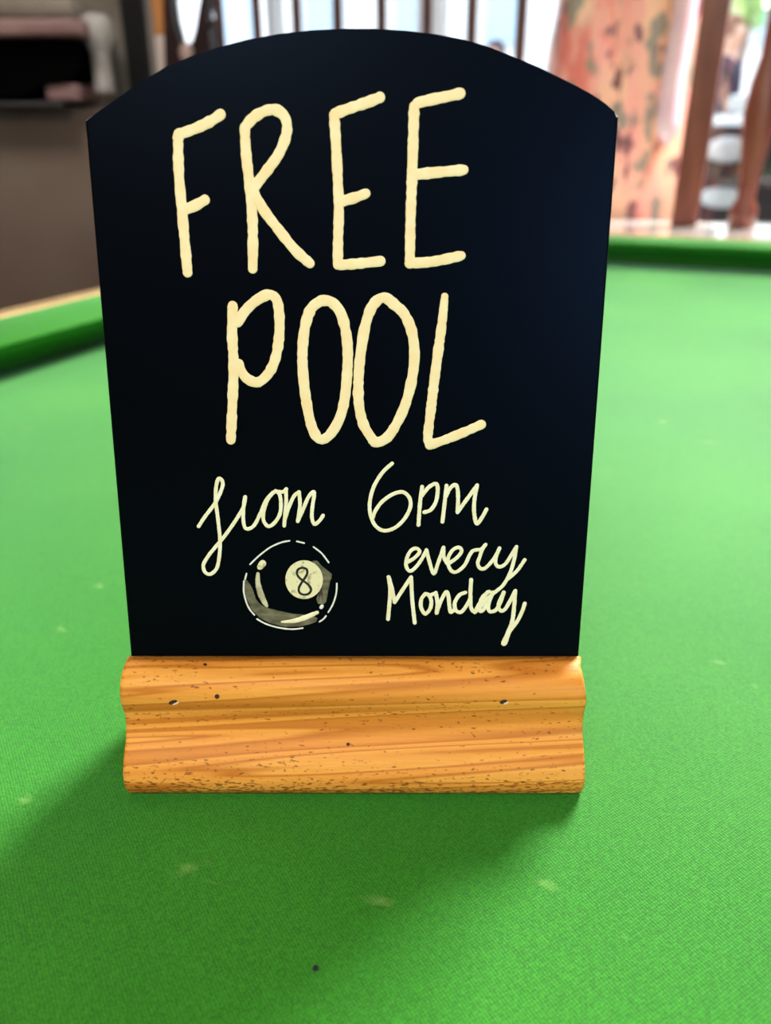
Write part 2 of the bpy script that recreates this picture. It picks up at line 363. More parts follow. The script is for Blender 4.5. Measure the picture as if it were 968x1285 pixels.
# ================================================================== THE SIGN
SX, SY, YAW, TILT, HB = -0.0148, 0.3086, -0.0052, 0.1742, 0.0594
sign = thing('tabletop_sign', 'black arched chalkboard sign in an orange pine block standing on the green cloth', 'sign', (SX, SY, TZ), YAW)
MS = Matrix.Translation((SX, SY, TZ)) @ Matrix.Rotation(YAW, 4, 'Z')
MB_local = Matrix.Translation((0, 0, HB)) @ Matrix.Rotation(-TILT, 4, 'X')
MBw = MS @ MB_local; MBi = MBw.inverted()
def onboard(px, py):                          # image position -> (across, up) on the face of the board
    o = MBi @ CAM; d = MBi.to_3x3() @ ray(px, py); t = -o.y / d.y; p = o + d*t; return p.x, p.z
TH = .0045
arc = [(106.5, 151), (119, 143), (145, 125), (176, 103), (210, 83), (243, 69.5), (275, 59), (312, 49.5), (350, 42.5), (390, 38), (430, 36), (470, 36),
       (510, 38.5), (548, 43), (584, 50), (618, 60), (649, 73), (678, 85), (704, 98), (725, 108.5), (744, 119), (760, 130), (771.5, 140), (777, 146)]
pts = [onboard(*p) for p in arc]
pts = [(a, b) for a, b in pts]
outline = [(-.105, -.012)] + pts + [(.105, -.012)]
bm = extr(outline, 'y', 0, TH)
es = [e for e in bm.edges if abs(e.verts[0].co.y - e.verts[1].co.y) < 1e-7]
bmesh.ops.bevel(bm, geom=es, offset=.0009, segments=2, profile=.5, affect='EDGES')
bmesh.ops.recalc_face_normals(bm, faces=bm.faces[:]); bm.normal_update()
for f in bm.faces: f.material_index = 1 if (abs(f.normal.y) < .97 and (f.normal.z > .3 or (f.normal.x > .3 and f.calc_center_median().z > .212))) else 0
board = obj('board', bm, [M_board, M_rim], sign, M=MB_local)

# base: bead, cove and bead moulding, the back plain
front = [(-.0248, 0), (-.0275, .0010), (-.0294, .0034), (-.0305, .009), (-.0298, .0135), (-.0275, .0175), (-.0238, .0215), (-.0200, .0250), (-.0175, .0285),
         (-.0161, .0320), (-.0156, .0350), (-.0156, .0375), (-.0161, .0405), (-.0169, .0430), (-.0174, .0455), (-.0174, .0480), (-.0167, .0510), (-.0151, .0538), (-.0128, .0562), (-.0100, .0578), (-.0055, .0588), (-.0002, .0592)]
slot = [(-.0002, .050), (.0062, .0488), (.0062, .0592)]
backp = [(.014, .0590), (.019, .0560), (.022, .050), (.0235, .042), (.026, .034), (.031, .024), (.034, .014), (.0345, .006), (.032, .001), (.030, 0)]
prof = front + slot + backp
bm = bmesh.new()
hw = .10625
xs = [-hw, -hw+.0008, -hw+.002] + [-hw + .01*k for k in range(1, 21)] + [hw-.002, hw-.0008, hw]
cx_ = sum(p[0] for p in prof)/len(prof); cz_ = .03
rings = []
for i, x in enumerate(xs):
    e = min(i, len(xs)-1-i); k = (.975, .992, 1)[min(e, 2)]
    rings.append([bm.verts.new((x, (p[0]-0)*k, (cz_ + (p[1]-cz_)*k) if p[1] > .002 else p[1]*1.0)) for p in prof])
n = len(prof)
for a, b in zip(rings, rings[1:]):
    for k in range(n): bm.faces.new((a[k], a[(k+1) % n], b[(k+1) % n], b[k]))
bm.faces.new(rings[0]); bm.faces.new(rings[-1][::-1])
# bruised top right corner
for v in bm.verts:
    if v.co.x > hw-.003 and v.co.z > .046 and v.co.y < -.003:
        v.co.x -= .0016*(v.co.z-.046)/.013; v.co.z -= .0006
base = obj('base', bm, M_pine, sign, smooth=False)
for f in base.data.polygons: f.use_smooth = abs(f.normal.x) < .5
def on_base(px, py):
    o = MS.inverted() @ CAM; d = MS.inverted().to_3x3() @ ray(px, py)
    hit, loc, nr, idx = base.ray_cast(o, d.normalized()); return loc, nr
bpy.context.view_layer.update()
M_dent = mat('dark_dent', (.05, .015, .008), .7); M_raw = mat('raw_pale_wood', (.85, .62, .42), .6)
for px, py, w_, h_, a in ((217, 881, .0022, .0010, .4), (272.5, 874, .0011, .0012, -.6), (632, 880.5, .0018, .0011, .4), (437, 934, .0008, .0008, 0), (257.5, 834, .0010, .0007, -.4)):
    loc, nr = on_base(px, py)
    R = Matrix.Translation(loc) @ nr.to_track_quat('Z', 'Y').to_matrix().to_4x4() @ Matrix.Rotation(a, 4, 'Z')
    bmn = lathe([(1, .0), (.95, .0002), (.3, .00025)], 12)
    for v in bmn.verts: v.co.x *= w_; v.co.y *= h_
    d = obj('nail_dent', bmn, M_dent, base, M=R)
    if w_ > .0015:
        bmn = lathe([(1, 0), (.9, .00025), (.2, .00030)], 12)
        for v in bmn.verts: v.co.x = v.co.x*w_*.75 + .0008; v.co.y = v.co.y*h_*.6 - .0012
        obj('torn_grain', bmn, M_raw, base, M=R)

# ---- strokes of paint
def catmull(P, step):
    out = []
    Q = [P[0]] + list(P) + [P[-1]]
    for i in range(1, len(Q)-2):
        p0, p1, p2, p3 = [Vector(q) for q in Q[i-1:i+3]]
        L = (p2-p1).length; n = max(2, int(L/step))
        for k in range(n):
            t = k/n
            out.append(.5*((2*p1) + (-p0+p2)*t + (2*p0-5*p1+4*p2-p3)*t*t + (-p0+3*p1-3*p2+p3)*t*t*t))
    out.append(Vector(P[-1])); return out
def stroke(bm, P, r, closed=False, hgt=.00022, jit=.10):
    """P: board coordinates; r: radius or list (per control point) in metres"""
    if closed: P = list(P) + [P[0]]
    R = list(r) if isinstance(r, (list, tuple)) else [r]*len(P)
    if len(R) < len(P): R += [R[-1]]*(len(P)-len(R))
    D = [Vector((p[0], p[1], q)) for p, q in zip(P, R)]
    C3 = catmull(D, max(min(R)*.5, .0004))
    ph = random.random()*100
    sam = []
    for i, c in enumerate(C3):
        a = C3[max(i-1, 0)]; b = C3[min(i+1, len(C3)-1)]; d = Vector((b.x-a.x, b.y-a.y))
        if d.length < 1e-9: continue
        d.normalize(); j = 1 + jit*(math.sin(ph + i*1.7)*.4 + math.sin(ph*2 + i*.61)*.4 + random.uniform(-.5, .5))
        sam.append((Vector((c.x, c.y)), d, max(c.z*j, 1e-5)))
    def cap(s, sign):
        p, d, w_ = s; res = []
        for k in (75, 55, 30):
            q = math.radians(k); res.append((p + d*sign*w_*math.sin(q), d, w_*math.cos(q)))
        return res
    sam = cap(sam[0], -1) + sam + cap(sam[-1], 1)[::-1]
    prof = [(-1, 0), (-.88, .6), (-.5, .95), (0, 1), (.5, .95), (.88, .6), (1, 0)]
    rows = []
    for p, d, w_ in sam:
        nn = Vector((-d.y, d.x))
        rows.append([bm.verts.new((p.x + nn.x*w_*u, -hgt*h*min(1, .4 + w_/.0006) - .00001, p.y + nn.y*w_*u)) for u, h in prof])
    for a, b in zip(rows, rows[1:]):
        for k in range(len(prof)-1): bm.faces.new((a[k], a[k+1], b[k+1], b[k]))
    bm.faces.new(rows[0]); bm.faces.new(rows[-1][::-1])
K = .00034                                     # metres per pixel on the board (about)
def crop(x0, y0, s): return lambda X, Y: onboard(x0 + X/s, y0 + Y/s)
def letter(name, f, strokes, r, m, label=None, k=None, jit=.10, hgt=.00022):
    bm = bmesh.new()
    for st in strokes:
        rr = r
        if isinstance(st, tuple): st, rr = st
        P = [f(*p) for p in st]
        rad = [q*K for q in rr] if isinstance(rr, (list, tuple)) else rr*K
        stroke(bm, P, rad, jit=jit, hgt=hgt)
    o = obj(name, bm, m, board, smooth=True)
    if label: o['label'] = label
    return o
c3 = crop(180, 80, 2.2)
letter('letter', c3, [[(98, 195), (150, 176), (190, 156), (213, 140)], [(96, 203), (98, 300), (108, 420), (117, 520), (122, 576)], [(108, 404), (140, 393), (170, 376)]], 6.1, M_paint, 'letter F, first of the word FREE')
letter('letter', c3, [[(280, 176), (284, 250), (295, 350), (302, 450), (302, 566)], [(280, 176), (305, 148), (340, 129), (370, 129), (392, 150), (396, 190), (376, 245), (345, 290), (318, 325), (300, 347)],
                      [(302, 347), (330, 400), (375, 460), (420, 515), (460, 551)]], 6.1, M_paint, 'letter R of FREE')
letter('letter', c3, [[(529, 138), (570, 123), (620, 106), (653, 93)], [(527, 142), (532, 220), (537, 320), (540, 400), (538, 480), (537, 555)], [(540, 381), (580, 371), (615, 358)], [(537, 556), (590, 552), (655, 545)]], 6.0, M_paint, 'first letter E of FREE')
letter('letter', c3, [[(757, 108), (800, 98), (840, 90), (875, 82)], [(748, 118), (745, 220), (742, 320), (738, 430), (736, 550)], [(750, 306), (820, 299), (885, 293)], [(736, 551), (800, 546), (878, 530)]], 6.1, M_paint, 'last letter E of FREE')
c4 = crop(260, 340, 2.547)
letter('letter', c4, [[(82, 112), (80, 200), (85, 300), (82, 400), (76, 540)], [(98, 165), (120, 130), (155, 96), (195, 76), (220, 88), (230, 130), (231, 200), (221, 270), (200, 322), (165, 355), (132, 347), (112, 325), (102, 297)]], 6.3, M_paint, 'letter P of POOL')
letter('letter', c4, [[(365, 95), (333, 120), (313, 180), (305, 260), (308, 340), (318, 420), (334, 495), (358, 537), (388, 528), (420, 480), (438, 420), (447, 340), (450, 260), (443, 190), (425, 130), (395, 98), (365, 95)]], 6.5, M_paint, 'first letter O of POOL')
letter('letter', c4, [[(535, 548), (555, 545), (585, 522), (625, 450), (650, 370), (663, 280), (656, 200), (632, 140), (602, 110), (565, 85), (530, 110), (507, 170), (493, 250), (485, 330), (485, 420), (500, 490), (530, 540)]], 6.5, M_paint, 'second letter O of POOL')
letter('letter', c4, [([(760, 82), (752, 160), (740, 250), (728, 340), (716, 440), (706, 530), (712, 553)], [4.6, 5.6, 6.2, 6.2, 6.2, 6, 6]), [(712, 556), (760, 540), (820, 516), (877, 491)]], 6.1, M_paint, 'letter L of POOL')
c5 = crop(230, 570, 4.4)
letter('word', c5, [[(85, 398), (120, 345), (175, 272), (205, 212), (219, 165), (208, 136), (192, 140), (181, 190), (180, 260), (190, 340), (199, 420), (204, 480), (200, 560), (185, 630), (150, 662), (120, 650), (112, 610), (140, 560), (180, 510), (230, 450), (280, 380), (315, 325), (335, 285), (343, 235)],
                    [(341, 236), (332, 310), (334, 380), (350, 412), (390, 395), (425, 330), (455, 260), (490, 217), (505, 208)],
                    [(505, 206), (470, 245), (446, 310), (444, 365), (470, 398), (505, 378), (534, 330), (540, 270), (532, 222), (510, 203)], [(510, 205), (550, 208), (570, 192)],
                    [(567, 195), (569, 260), (563, 330), (558, 395)], [(560, 365), (583, 295), (612, 232), (640, 208)], [(640, 210), (645, 280), (633, 370)],
                    [(633, 370), (660, 310), (690, 240), (718, 207), (724, 222), (714, 290), (711, 350), (725, 386), (752, 368), (773, 338)]], 2.45, M_paintS, 'handwritten word from', jit=.08, hgt=.00012)
c6 = crop(440, 570, 3.723)
letter('word', c6, [([(195, 43), (150, 85), (110, 150), (91, 220), (93, 280), (115, 332), (155, 357), (205, 345), (250, 305), (279, 250), (276, 205), (245, 177), (200, 186), (150, 220), (118, 262), (103, 300)], 2.5),
                    [(335, 152), (325, 230), (318, 330)], [(335, 192), (365, 155), (398, 138), (408, 162), (400, 220), (375, 260), (345, 271)],
                    [(449, 147), (440, 230), (430, 315)], [(445, 200), (465, 160), (490, 143), (501, 165), (503, 220), (500, 270)], [(500, 272), (530, 230), (565, 182), (592, 145)], [(592, 145), (580, 210), (578, 270), (590, 324), (615, 295), (636, 257)]], 2.6, M_paintS, 'handwritten 6pm', jit=.08, hgt=.00012)
c8 = crop(480, 670, 4.84)
letter('word', c8, [[(152, 172), (195, 146), (226, 110), (208, 88), (175, 100), (150, 145), (145, 195), (168, 226), (205, 200), (240, 152), (268, 100)], [(268, 98), (284, 160), (312, 241), (338, 180), (372, 82)], [(372, 82), (374, 140), (396, 182)],
                    [(400, 182), (450, 147), (482, 106), (466, 82), (430, 96), (402, 140), (400, 185), (420, 224), (452, 230), (500, 190), (530, 130), (552, 102), (585, 96)],
                    [(628, 64), (606, 98), (592, 140), (580, 175), (590, 205), (616, 212), (650, 185), (688, 135), (712, 86)], [(586, 97), (605, 90), (626, 66)],
                    [(712, 88), (700, 115), (688, 155), (692, 188), (715, 200), (750, 180), (786, 125), (815, 78)],
                    [(815, 78), (800, 160), (775, 240), (735, 310), (690, 350), (640, 392), (600, 440), (566, 473)], [(765, 272), (820, 222), (865, 158)]], 2.5, M_paintS, 'handwritten word every', jit=.08, hgt=.00012)
letter('word', c8, [[(38, 262), (48, 350), (35, 518)], [(42, 270), (60, 340), (75, 415)], [(75, 415), (120, 345), (175, 262)], [(175, 262), (182, 400), (197, 540)],
                    [(262, 364), (238, 395), (235, 445), (260, 485), (290, 455), (298, 410), (284, 372), (262, 364)], [(284, 374), (325, 360)],
                    [(325, 357), (335, 420), (330, 480)], [(330, 480), (355, 410), (388, 352), (402, 380), (408, 440), (416, 476), (440, 458)], [(505, 356), (468, 372), (440, 420), (448, 465), (480, 474), (515, 430), (538, 385)],
                    [(540, 278), (535, 370), (540, 450), (562, 476)], [(562, 476), (590, 425), (640, 352)], [(650, 350), (608, 385), (590, 445), (600, 470), (630, 440), (672, 355)],
                    [(672, 355), (645, 430), (652, 470), (690, 462), (720, 410), (738, 355)], [(738, 355), (706, 430), (718, 465), (745, 458), (780, 400), (808, 345)],
                    ([(808, 345), (802, 430), (790, 530), (762, 610), (740, 664)], [2.6, 2.7, 2.9, 3.6, 4.4]), [(775, 590), (820, 530), (850, 470), (866, 422)]], 2.65, M_paintS, 'handwritten word Monday', jit=.08, hgt=.00012)
# eight ball drawing
def fill(name, f, poly, m, h=.00008, label=None):
    bm = bmesh.new(); P = [f(*p) for p in poly]
    A_ = [bm.verts.new((p[0], -.00001, p[1])) for p in P]; B_ = [bm.verts.new((p[0], -h, p[1])) for p in P]
    for k in range(len(P)): bm.faces.new((A_[k], A_[(k+1) % len(P)], B_[(k+1) % len(P)], B_[k]))
    fc = bm.faces.new(B_); bmesh.ops.triangulate(bm, faces=[fc])
    o = obj(name, bm, m, board)
    if label: o['label'] = label
    return o
fill('ball_shading', c5, [(333, 700), (340, 688), (356, 700), (372, 722), (386, 750), (402, 800), (420, 822), (440, 838), (480, 853), (530, 864), (600, 880), (650, 884), (700, 886), (742, 905), (735, 925), (700, 938), (650, 950), (560, 953), (480, 932), (420, 902), (375, 852), (345, 780)], M_wash, label='grey brushed shading along the lower left of the ball')
fill('ball_shading', c5, [(715, 588), (740, 588), (765, 615), (795, 640), (822, 662), (818, 690), (805, 715), (800, 760), (790, 815), (775, 828), (745, 825), (735, 800), (745, 775), (770, 740), (775, 690), (760, 640)], M_wash, label='grey brushed shading right of the number disc')
fill('number_disc', c5, [(668 + 104*math.cos(2*PI*k/32), 692 + 107*math.sin(2*PI*k/32)) for k in range(32)], M_disc, h=.00014, label='cream disc of the ball')
bm = bmesh.new(); c7 = crop(290, 670, 6.453)
stroke(bm, [c7(*q) for q in ((578, 272), (545, 286), (534, 318), (552, 352), (590, 382), (632, 415), (649, 452), (628, 484), (588, 491), (556, 474), (550, 440), (572, 395), (600, 355), (618, 318), (612, 284))], 1.8*K, closed=True, hgt=.0003, jit=.05)
o = obj('numeral', bm, M_black, board, smooth=True); o['label'] = 'black figure 8'
letter('ball_outline', c5, [[(370, 608), (420, 560), (480, 515), (540, 488), (588, 478)], [(628, 481), (668, 491)], [(720, 512), (765, 547), (803, 597)], [(849, 713), (845, 770), (827, 828), (802, 872)],
                            [(789, 893), (775, 910), (753, 925)], [(408, 910), (460, 938), (530, 958), (600, 966), (660, 960)], [(350, 659), (342, 690)], [(336, 700), (335, 760), (350, 820), (368, 857), (393, 887)]], 1.15, M_white, 'thin white dashes round the ball', jit=.1, hgt=.0002)
letter('highlight', c5, [([(413, 660), (413, 710), (428, 770), (448, 815), (462, 838)], [2.4, 3.5, 4.2, 3.6, 2.2])], 2, mat('faded_cream_paint', (.42, .37, .22), .6, (.70, .64, .42), 200), hgt=.0003)
letter('highlight', c5, [([(425, 622), (440, 602)], [4.4, 4.8])], 4, M_disc, hgt=.0003)
letter('highlight', c5, [([(545, 926), (610, 920), (670, 903), (740, 874)], [1.5, 3.2, 3.8, 2.6])], 2, M_paintS, hgt=.0003)
letter('highlight', c5, [([(763, 845), (768, 838)], [2.6, 2.6])], 2, M_white, hgt=.0003)

# speck of lint on the cloth
p = onz(396, 1216, TZ)
bm = bmesh.new(); bmesh.ops.create_icosphere(bm, subdivisions=2, radius=.0011)
for v in bm.verts: v.co.z = v.co.z*.5 + .0005; v.co.x *= .8 + .5*random.random(); v.co.y *= 1.1
o = obj('lint', bm, mat('navy_lint', (.01, .012, .03), .9)); o.location = (p.x, p.y, TZ)
tag(o, 'tiny dark speck of lint on the cloth in front of the sign', 'lint')

# ================================================================== PARTITION WITH SPINDLES
part = thing('spindle_screen', 'dark red-brown wooden spindle screen along the windows behind the table', 'screen')
MP = frame_at(0, 0); part.matrix_world = MP; MPi = MP.inverted()
LZ = .905                                     # top of the low wall
topz = 2.0
spx = [276, 323, 373, 424, 479, 536, 592, 654]
sprof = [(.022, 0), (.022, .05), (.013, .06), (.013, .08), (.017, .10), (.0145, .3), (.0155, .6), (.017, .85), (.013, .95), (.022, .97), (.022, 1.09)]
first = None
for x_ in spx:
    q = on_line(x_, 35); s = s_of(q)
    if first is None:
        first = obj('spindle', lathe(sprof, 14), M_darkwood, part, smooth=True); o = first
    else:
        o = first.copy(); C.objects.link(o); o.parent = part
    o.location = (s, 0, LZ + .03)
s_l = s_of(on_line(262, 35)); s_col = s_of(on_line(700, 35))
obj('bottom_rail', box(s_l + .022, s_col - .03, -.03, .03, LZ, LZ + .03, .004), M_darkwood, part)
obj('top_rail', box(s_l + .022, 2.6, -.03, .03, topz, topz + .06, .004), M_darkwood, part)
# flat post and bulging newel right of the column
sp_ = s_of(on_line(880, 150))
obj('post', box(sp_ - .036, sp_ + .030, -.033, .033, LZ, topz, .006), M_redwood, part)
nprof = [(.034, 0), (.034, .05), (.022, .07), (.024, .12), (.034, .20), (.042, .27), (.036, .34), (.024, .40), (.024, .55), (.028, .62), (.032, .80), (.026, 1.0), (.034, 1.09), (.034, topz - LZ)]
for k, x_ in enumerate((938, 1010, 1085, 1165)):
    s = s_of(on_line(x_, 240))
    if k == 0: nw = obj('newel', lathe(nprof, 18), M_redwood, part, smooth=True)
    else: nw = nw.copy(); C.objects.link(nw); nw.parent = part
    nw.location = (s, 0, LZ)
# low wall carrying the screen, its pale varnished ledge
M_ledge = mat('pale_varnished_ledge', (.60, .58, .54), .16, (.70, .68, .64), 6, coat=.8)
struct(obj('wall_partition', box(-1.25, 2.7, -.06, .10, 0, LZ - .03), M_dado, M=MP))
struct(obj('trim_2', box(-1.25, 2.7, -.27, .12, LZ - .03, LZ, .008), M_ledge, M=MP))

# ================================================================== COLUMN
cp = on_line(781, 150, .30)
colm = thing('column', 'broad knotted column painted mottled salmon pink beside the spindle screen', 'column', (cp.x, cp.y, 0))
bm = bmesh.new(); rows = []; nseg = 40
for i in range(40):
    z = 2.94*i/39; row = []
    for k in range(nseg):
        t = 2*PI*k/nseg
        r = .208 + .010*math.sin(5*t + 1.3) + .007*math.sin(9*t + z*1.1) + .008*math.sin(3*t + z*2.3) + .006*math.sin(z*9 + 2*t) + .04*math.exp(-((z-1.30)/.14)**2)*max(0, math.cos(t - PI)) 
        row.append(bm.verts.new((r*math.cos(t), r*.8*math.sin(t), z)))
    rows.append(row)
for a, b in zip(rows, rows[1:]):
    for k in range(nseg): bm.faces.new((a[k], a[(k+1) % nseg], b[(k+1) % nseg], b[k]))
bm.faces.new(rows[0]); bm.faces.new(rows[-1])
obj('trunk', bm, M_col, colm, smooth=True)
# lilac-coloured strip running down its right-hand edge
q0 = on_line(857, 20, .17); q1 = on_line(857, 165, .17)
pts = []
for z in [q1.z - .03 + .03*k for k in range(44)]:
    pts.append((q0.x - cp.x + .004*math.sin(z*14), q0.y - cp.y, z))
obj('lilac_strip', tube(pts, [.010 if i == 0 else .030 for i in range(len(pts))], 10), mat('lilac_tone', (.80, .55, .68), .35, (.90, .72, .80), 9), colm, smooth=True)
obj('collar', lathe([(.0, .0), (.25, .0), (.25, .05), (.225, .09), (.0, .09)], 32), M_darkwood, colm, smooth=False)

# ================================================================== LEFT: orange post, carved bench end, mantel
pp = at(203, 100, 2.93); 
M_orange = mat('orange_varnished_post', (.50, .20, .06), .2, (.62, .27, .09), 8, stretch=(5, 5, .5), coat=.5)
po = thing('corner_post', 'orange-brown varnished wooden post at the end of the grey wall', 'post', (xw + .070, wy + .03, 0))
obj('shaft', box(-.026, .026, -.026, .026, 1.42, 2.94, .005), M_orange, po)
o = obj('lower_shaft', box(-.026, .026, -.026, .026, 0, 1.42, .005), mat('pale_glare_post', (.62, .48, .42), .3, (.75, .62, .58), 8, stretch=(5, 5, .5)), po); o['label'] = 'pale lower half with glare painted in'  # white glare on the lower post put into a paler wood colour
obj('plinth', box(-.036, .036, -.036, .036, 0, .12, .005), M_orange, po)
o = obj('curtain', None or (lambda: (lambda bm: bm)(bmesh.new()))(), M_black) if False else None
# narrow black drape hanging between wall and post
bm = bmesh.new(); ys = []
for i in range(25):
    x = xw - .045 + .075*i/24; ys.append((x, wy - .035 + .012*math.sin(i*1.4)))
A_ = [bm.verts.new((x, y, .02)) for x, y in ys]; B_ = [bm.verts.new((x, y, 2.7)) for x, y in ys]
A2 = [bm.verts.new((x, y + .004, .02)) for x, y in ys]; B2 = [bm.verts.new((x, y + .004, 2.7)) for x, y in ys]
for k in range(24):
    bm.faces.new((A_[k], A_[k+1], B_[k+1], B_[k])); bm.faces.new((A2[k], B2[k], B2[k+1], A2[k+1]))
    bm.faces.new((A_[k], A2[k], A2[k+1], A_[k+1])); bm.faces.new((B_[k], B_[k+1], B2[k+1], B2[k]))
bm.faces.new((A_[0], B_[0], B2[0], A2[0])); bm.faces.new((A_[-1], A2[-1], B2[-1], B_[-1]))
tag(obj('curtain', bm, mat('black_drape', (.008, .007, .007), .95), smooth=True), 'narrow black drape hanging between the grey wall and the orange post', 'curtain')

# carved dark bench end with a teardrop opening
be = thing('carved_screen', 'nearly black carved wooden panel with a teardrop opening, left of the spindles', 'panel')
pc = on_line(240, 30, -.08)
be.matrix_world = Matrix.Translation((pc.x, pc.y, 0)) @ Matrix.Rotation(-A, 4, 'Z')
zc = pc.z
def bcoord(px, py):
    d = ray(px, py); Mi = be.matrix_world.inverted(); o = Mi @ CAM; dd = Mi.to_3x3() @ d; t = -o.y/dd.y; q = o + dd*t; return q.x, q.z
bpy.context.view_layer.update()
outer = [bcoord(*p) for p in ((212, 100), (211, 60), (210, 20), (210, -30), (215, -75), (245, -90), (266, -70), (272, -30), (268, 0), (262, 22), (267, 36), (275, 44), (277, 70), (276, 100))]
hole = [bcoord(*p) for p in ((229, 52), (222, 25), (219, 0), (222, -30), (238, -50), (254, -35), (257, -5), (252, 25), (250, 38), (246, 52), (240, 58), (234, 58))]
x0 = min(p[0] for p in outer); x1 = max(p[0] for p in outer)
x1 -= .03; outer = [(x0, LZ)] + [(min(a, x1), b) for a, b in outer] + [(x1, LZ)]
bm = bmesh.new()
def loopv(P, y): return [bm.verts.new((p[0], y, p[1])) for p in P]
for y in (-.02, .02):
    a = loopv(outer, y); b = loopv(hole, y)
    ea = [bm.edges.new((a[k], a[(k+1) % len(a)])) for k in range(len(a))]; eb = [bm.edges.new((b[k], b[(k+1) % len(b)])) for k in range(len(b))]
    bmesh.ops.triangle_fill(bm, use_beauty=True, edges=ea + eb)
    if y < 0: sa, sb2 = a, b
for P, Q in ((sa, a), (sb2, b)):
    for k in range(len(P)): bm.faces.new((P[k], P[(k+1) % len(P)], Q[(k+1) % len(Q)], Q[k]))
M_ebony = mat('near_black_carved_wood', (.012, .007, .008), .35, (.03, .012, .012), 14)
obj('carved_panel', bm, M_ebony, be)
cx0, cz0 = bcoord(240, 68)
bm = bmesh.new(); bmesh.ops.create_uvsphere(bm, u_segments=16, v_segments=10, radius=.03)
for v in bm.verts: v.co = Vector((v.co.x*.8 + cx0, v.co.y*.5 - .024, v.co.z*1.0 + cz0))
obj('boss', bm, mat('worn_pink_boss', (.45, .30, .27), .4), be, smooth=True)
sp0 = bcoord(259, 5)
for (a, b_) in ((0, 0), (.03, -.05), (.01, -.11), (.045, .04)):
    bm = bmesh.new(); bmesh.ops.create_uvsphere(bm, u_segments=10, v_segments=8, radius=.016, matrix=Matrix.Translation((sp0[0] + a*.4, -.005, sp0[1] + b_)))
    obj('carved_bead', bm, M_ebony, be, smooth=True)

# mantel
def yq(px, py, Y=2.8): return at(px, py, Y)
mt = thing('mantelpiece', 'grey mantelpiece with a pinkish shelf and soot-black opening on the left wall', 'mantelpiece', (0, 0, 0))
mt.location = (0, 0, 0)
e = yq(122, 45); l0 = -2.6
zt = yq(60, 18).z; zb = yq(60, 52).z
M_shelf = mat('pinkish_grey_shelf', (.16, .075, .072), .5, (.30, .19, .17), 5, detail=3)
M_grey = mat('pale_grey_stone', (.30, .26, .25), .7, (.42, .38, .37), 9)
M_soot = mat('soot_black', (.002, .002, .002), .95, spec=0)
obj('shelf', box(l0, e.x, 2.66, wy, yq(60, 30).z, zb, .012, 3), M_shelf, mt)
obj('shelf_moulding', box(l0, e.x - .03, 2.69, wy, yq(60, 30).z + .001, yq(60, 4).z, .02, 3), mat('dull_grey_brown', (.16, .125, .10), .8, (.24, .20, .17), 5), mt)
r_ = (e.x - at(106, 45, 2.8).x)
bm = lathe([(r_*.9, yq(0, 118).z), (r_*.75, yq(0, 110).z), (r_*.7, yq(0, 70).z), (r_*.9, yq(0, 60).z), (r_*1.25, yq(0, 50).z), (r_*1.3, yq(0, 30).z), (r_*.9, yq(0, 20).z), (.01, yq(0, 18).z)], 20, (at(119, 45, 2.75).x, 2.78))
obj('end_bracket', bm, M_grey, mt, smooth=True)
pl = [yq(*p, 2.78) for p in ((-240, 54), (107, 54), (108, 85), (103, 96), (88, 103), (70, 107), (55, 112), (40, 120), (20, 122), (-240, 124))]
bm = extr([(q.x, q.z) for q in pl], 'y', 2.72, wy); obj('black_hood', bm, M_soot, mt)
obj('pink_tile', box(yq(42, 0, 2.76).x, yq(86, 0, 2.76).x, 2.735, wy, yq(60, 127, 2.78).z, yq(60, 106, 2.78).z, .008), mat('dull_pink_tile', (.24, .13, .125), .6), mt)
obj('lower_ledge', box(l0, yq(76, 130, 2.7).x, 2.70, wy, yq(60, 134, 2.7).z, yq(60, 128, 2.7).z, .004), mat('dark_slate', (.035, .032, .034), .6), mt)
obj('breast', box(l0, yq(150, 250, 2.8).x, 2.82, wy, 0, yq(60, 134, 2.82).z, .01), M_dado, mt)

# ================================================================== OUTSIDE
M_fac = mat('pale_rendered_wall', (.80, .80, .80), .9, (.86, .86, .88), 3)
M_peach = mat('peach_brickwork', (.85, .62, .46), .9, (.90, .70, .56), 4)
M_pane = mat('pale_blue_pane', (.42, .55, .68), .2)
fac = thing('shop_building', 'pale building with small windows and peach brick across the street', 'building', (0, 14, GZ))
obj('wall', box(-14, 16, 0, .4, 1.25, 9), M_fac, fac)
obj('brick_plinth', box(-14, 16, -.05, .4, -.02, 1.25), M_peach, fac)
wf = None
for row, z in enumerate((1.95, 4.2, 6.2)):
    for k in range(16):
        x = -9.0 + 1.35*k
        if wf is None:
            wf = obj('window', None or box(-.34, .34, -.03, .0, 0, .95, .02), M_whiteframe, fac)
            pn = obj('pane', box(-.27, .27, -.05, -.031, .08, .87), M_pane, wf); f_ = wf
        else:
            f_ = wf.copy(); C.objects.link(f_); f_.parent = fac; g = pn.copy(); C.objects.link(g); g.parent = f_
        f_.location = (x, 0, z)

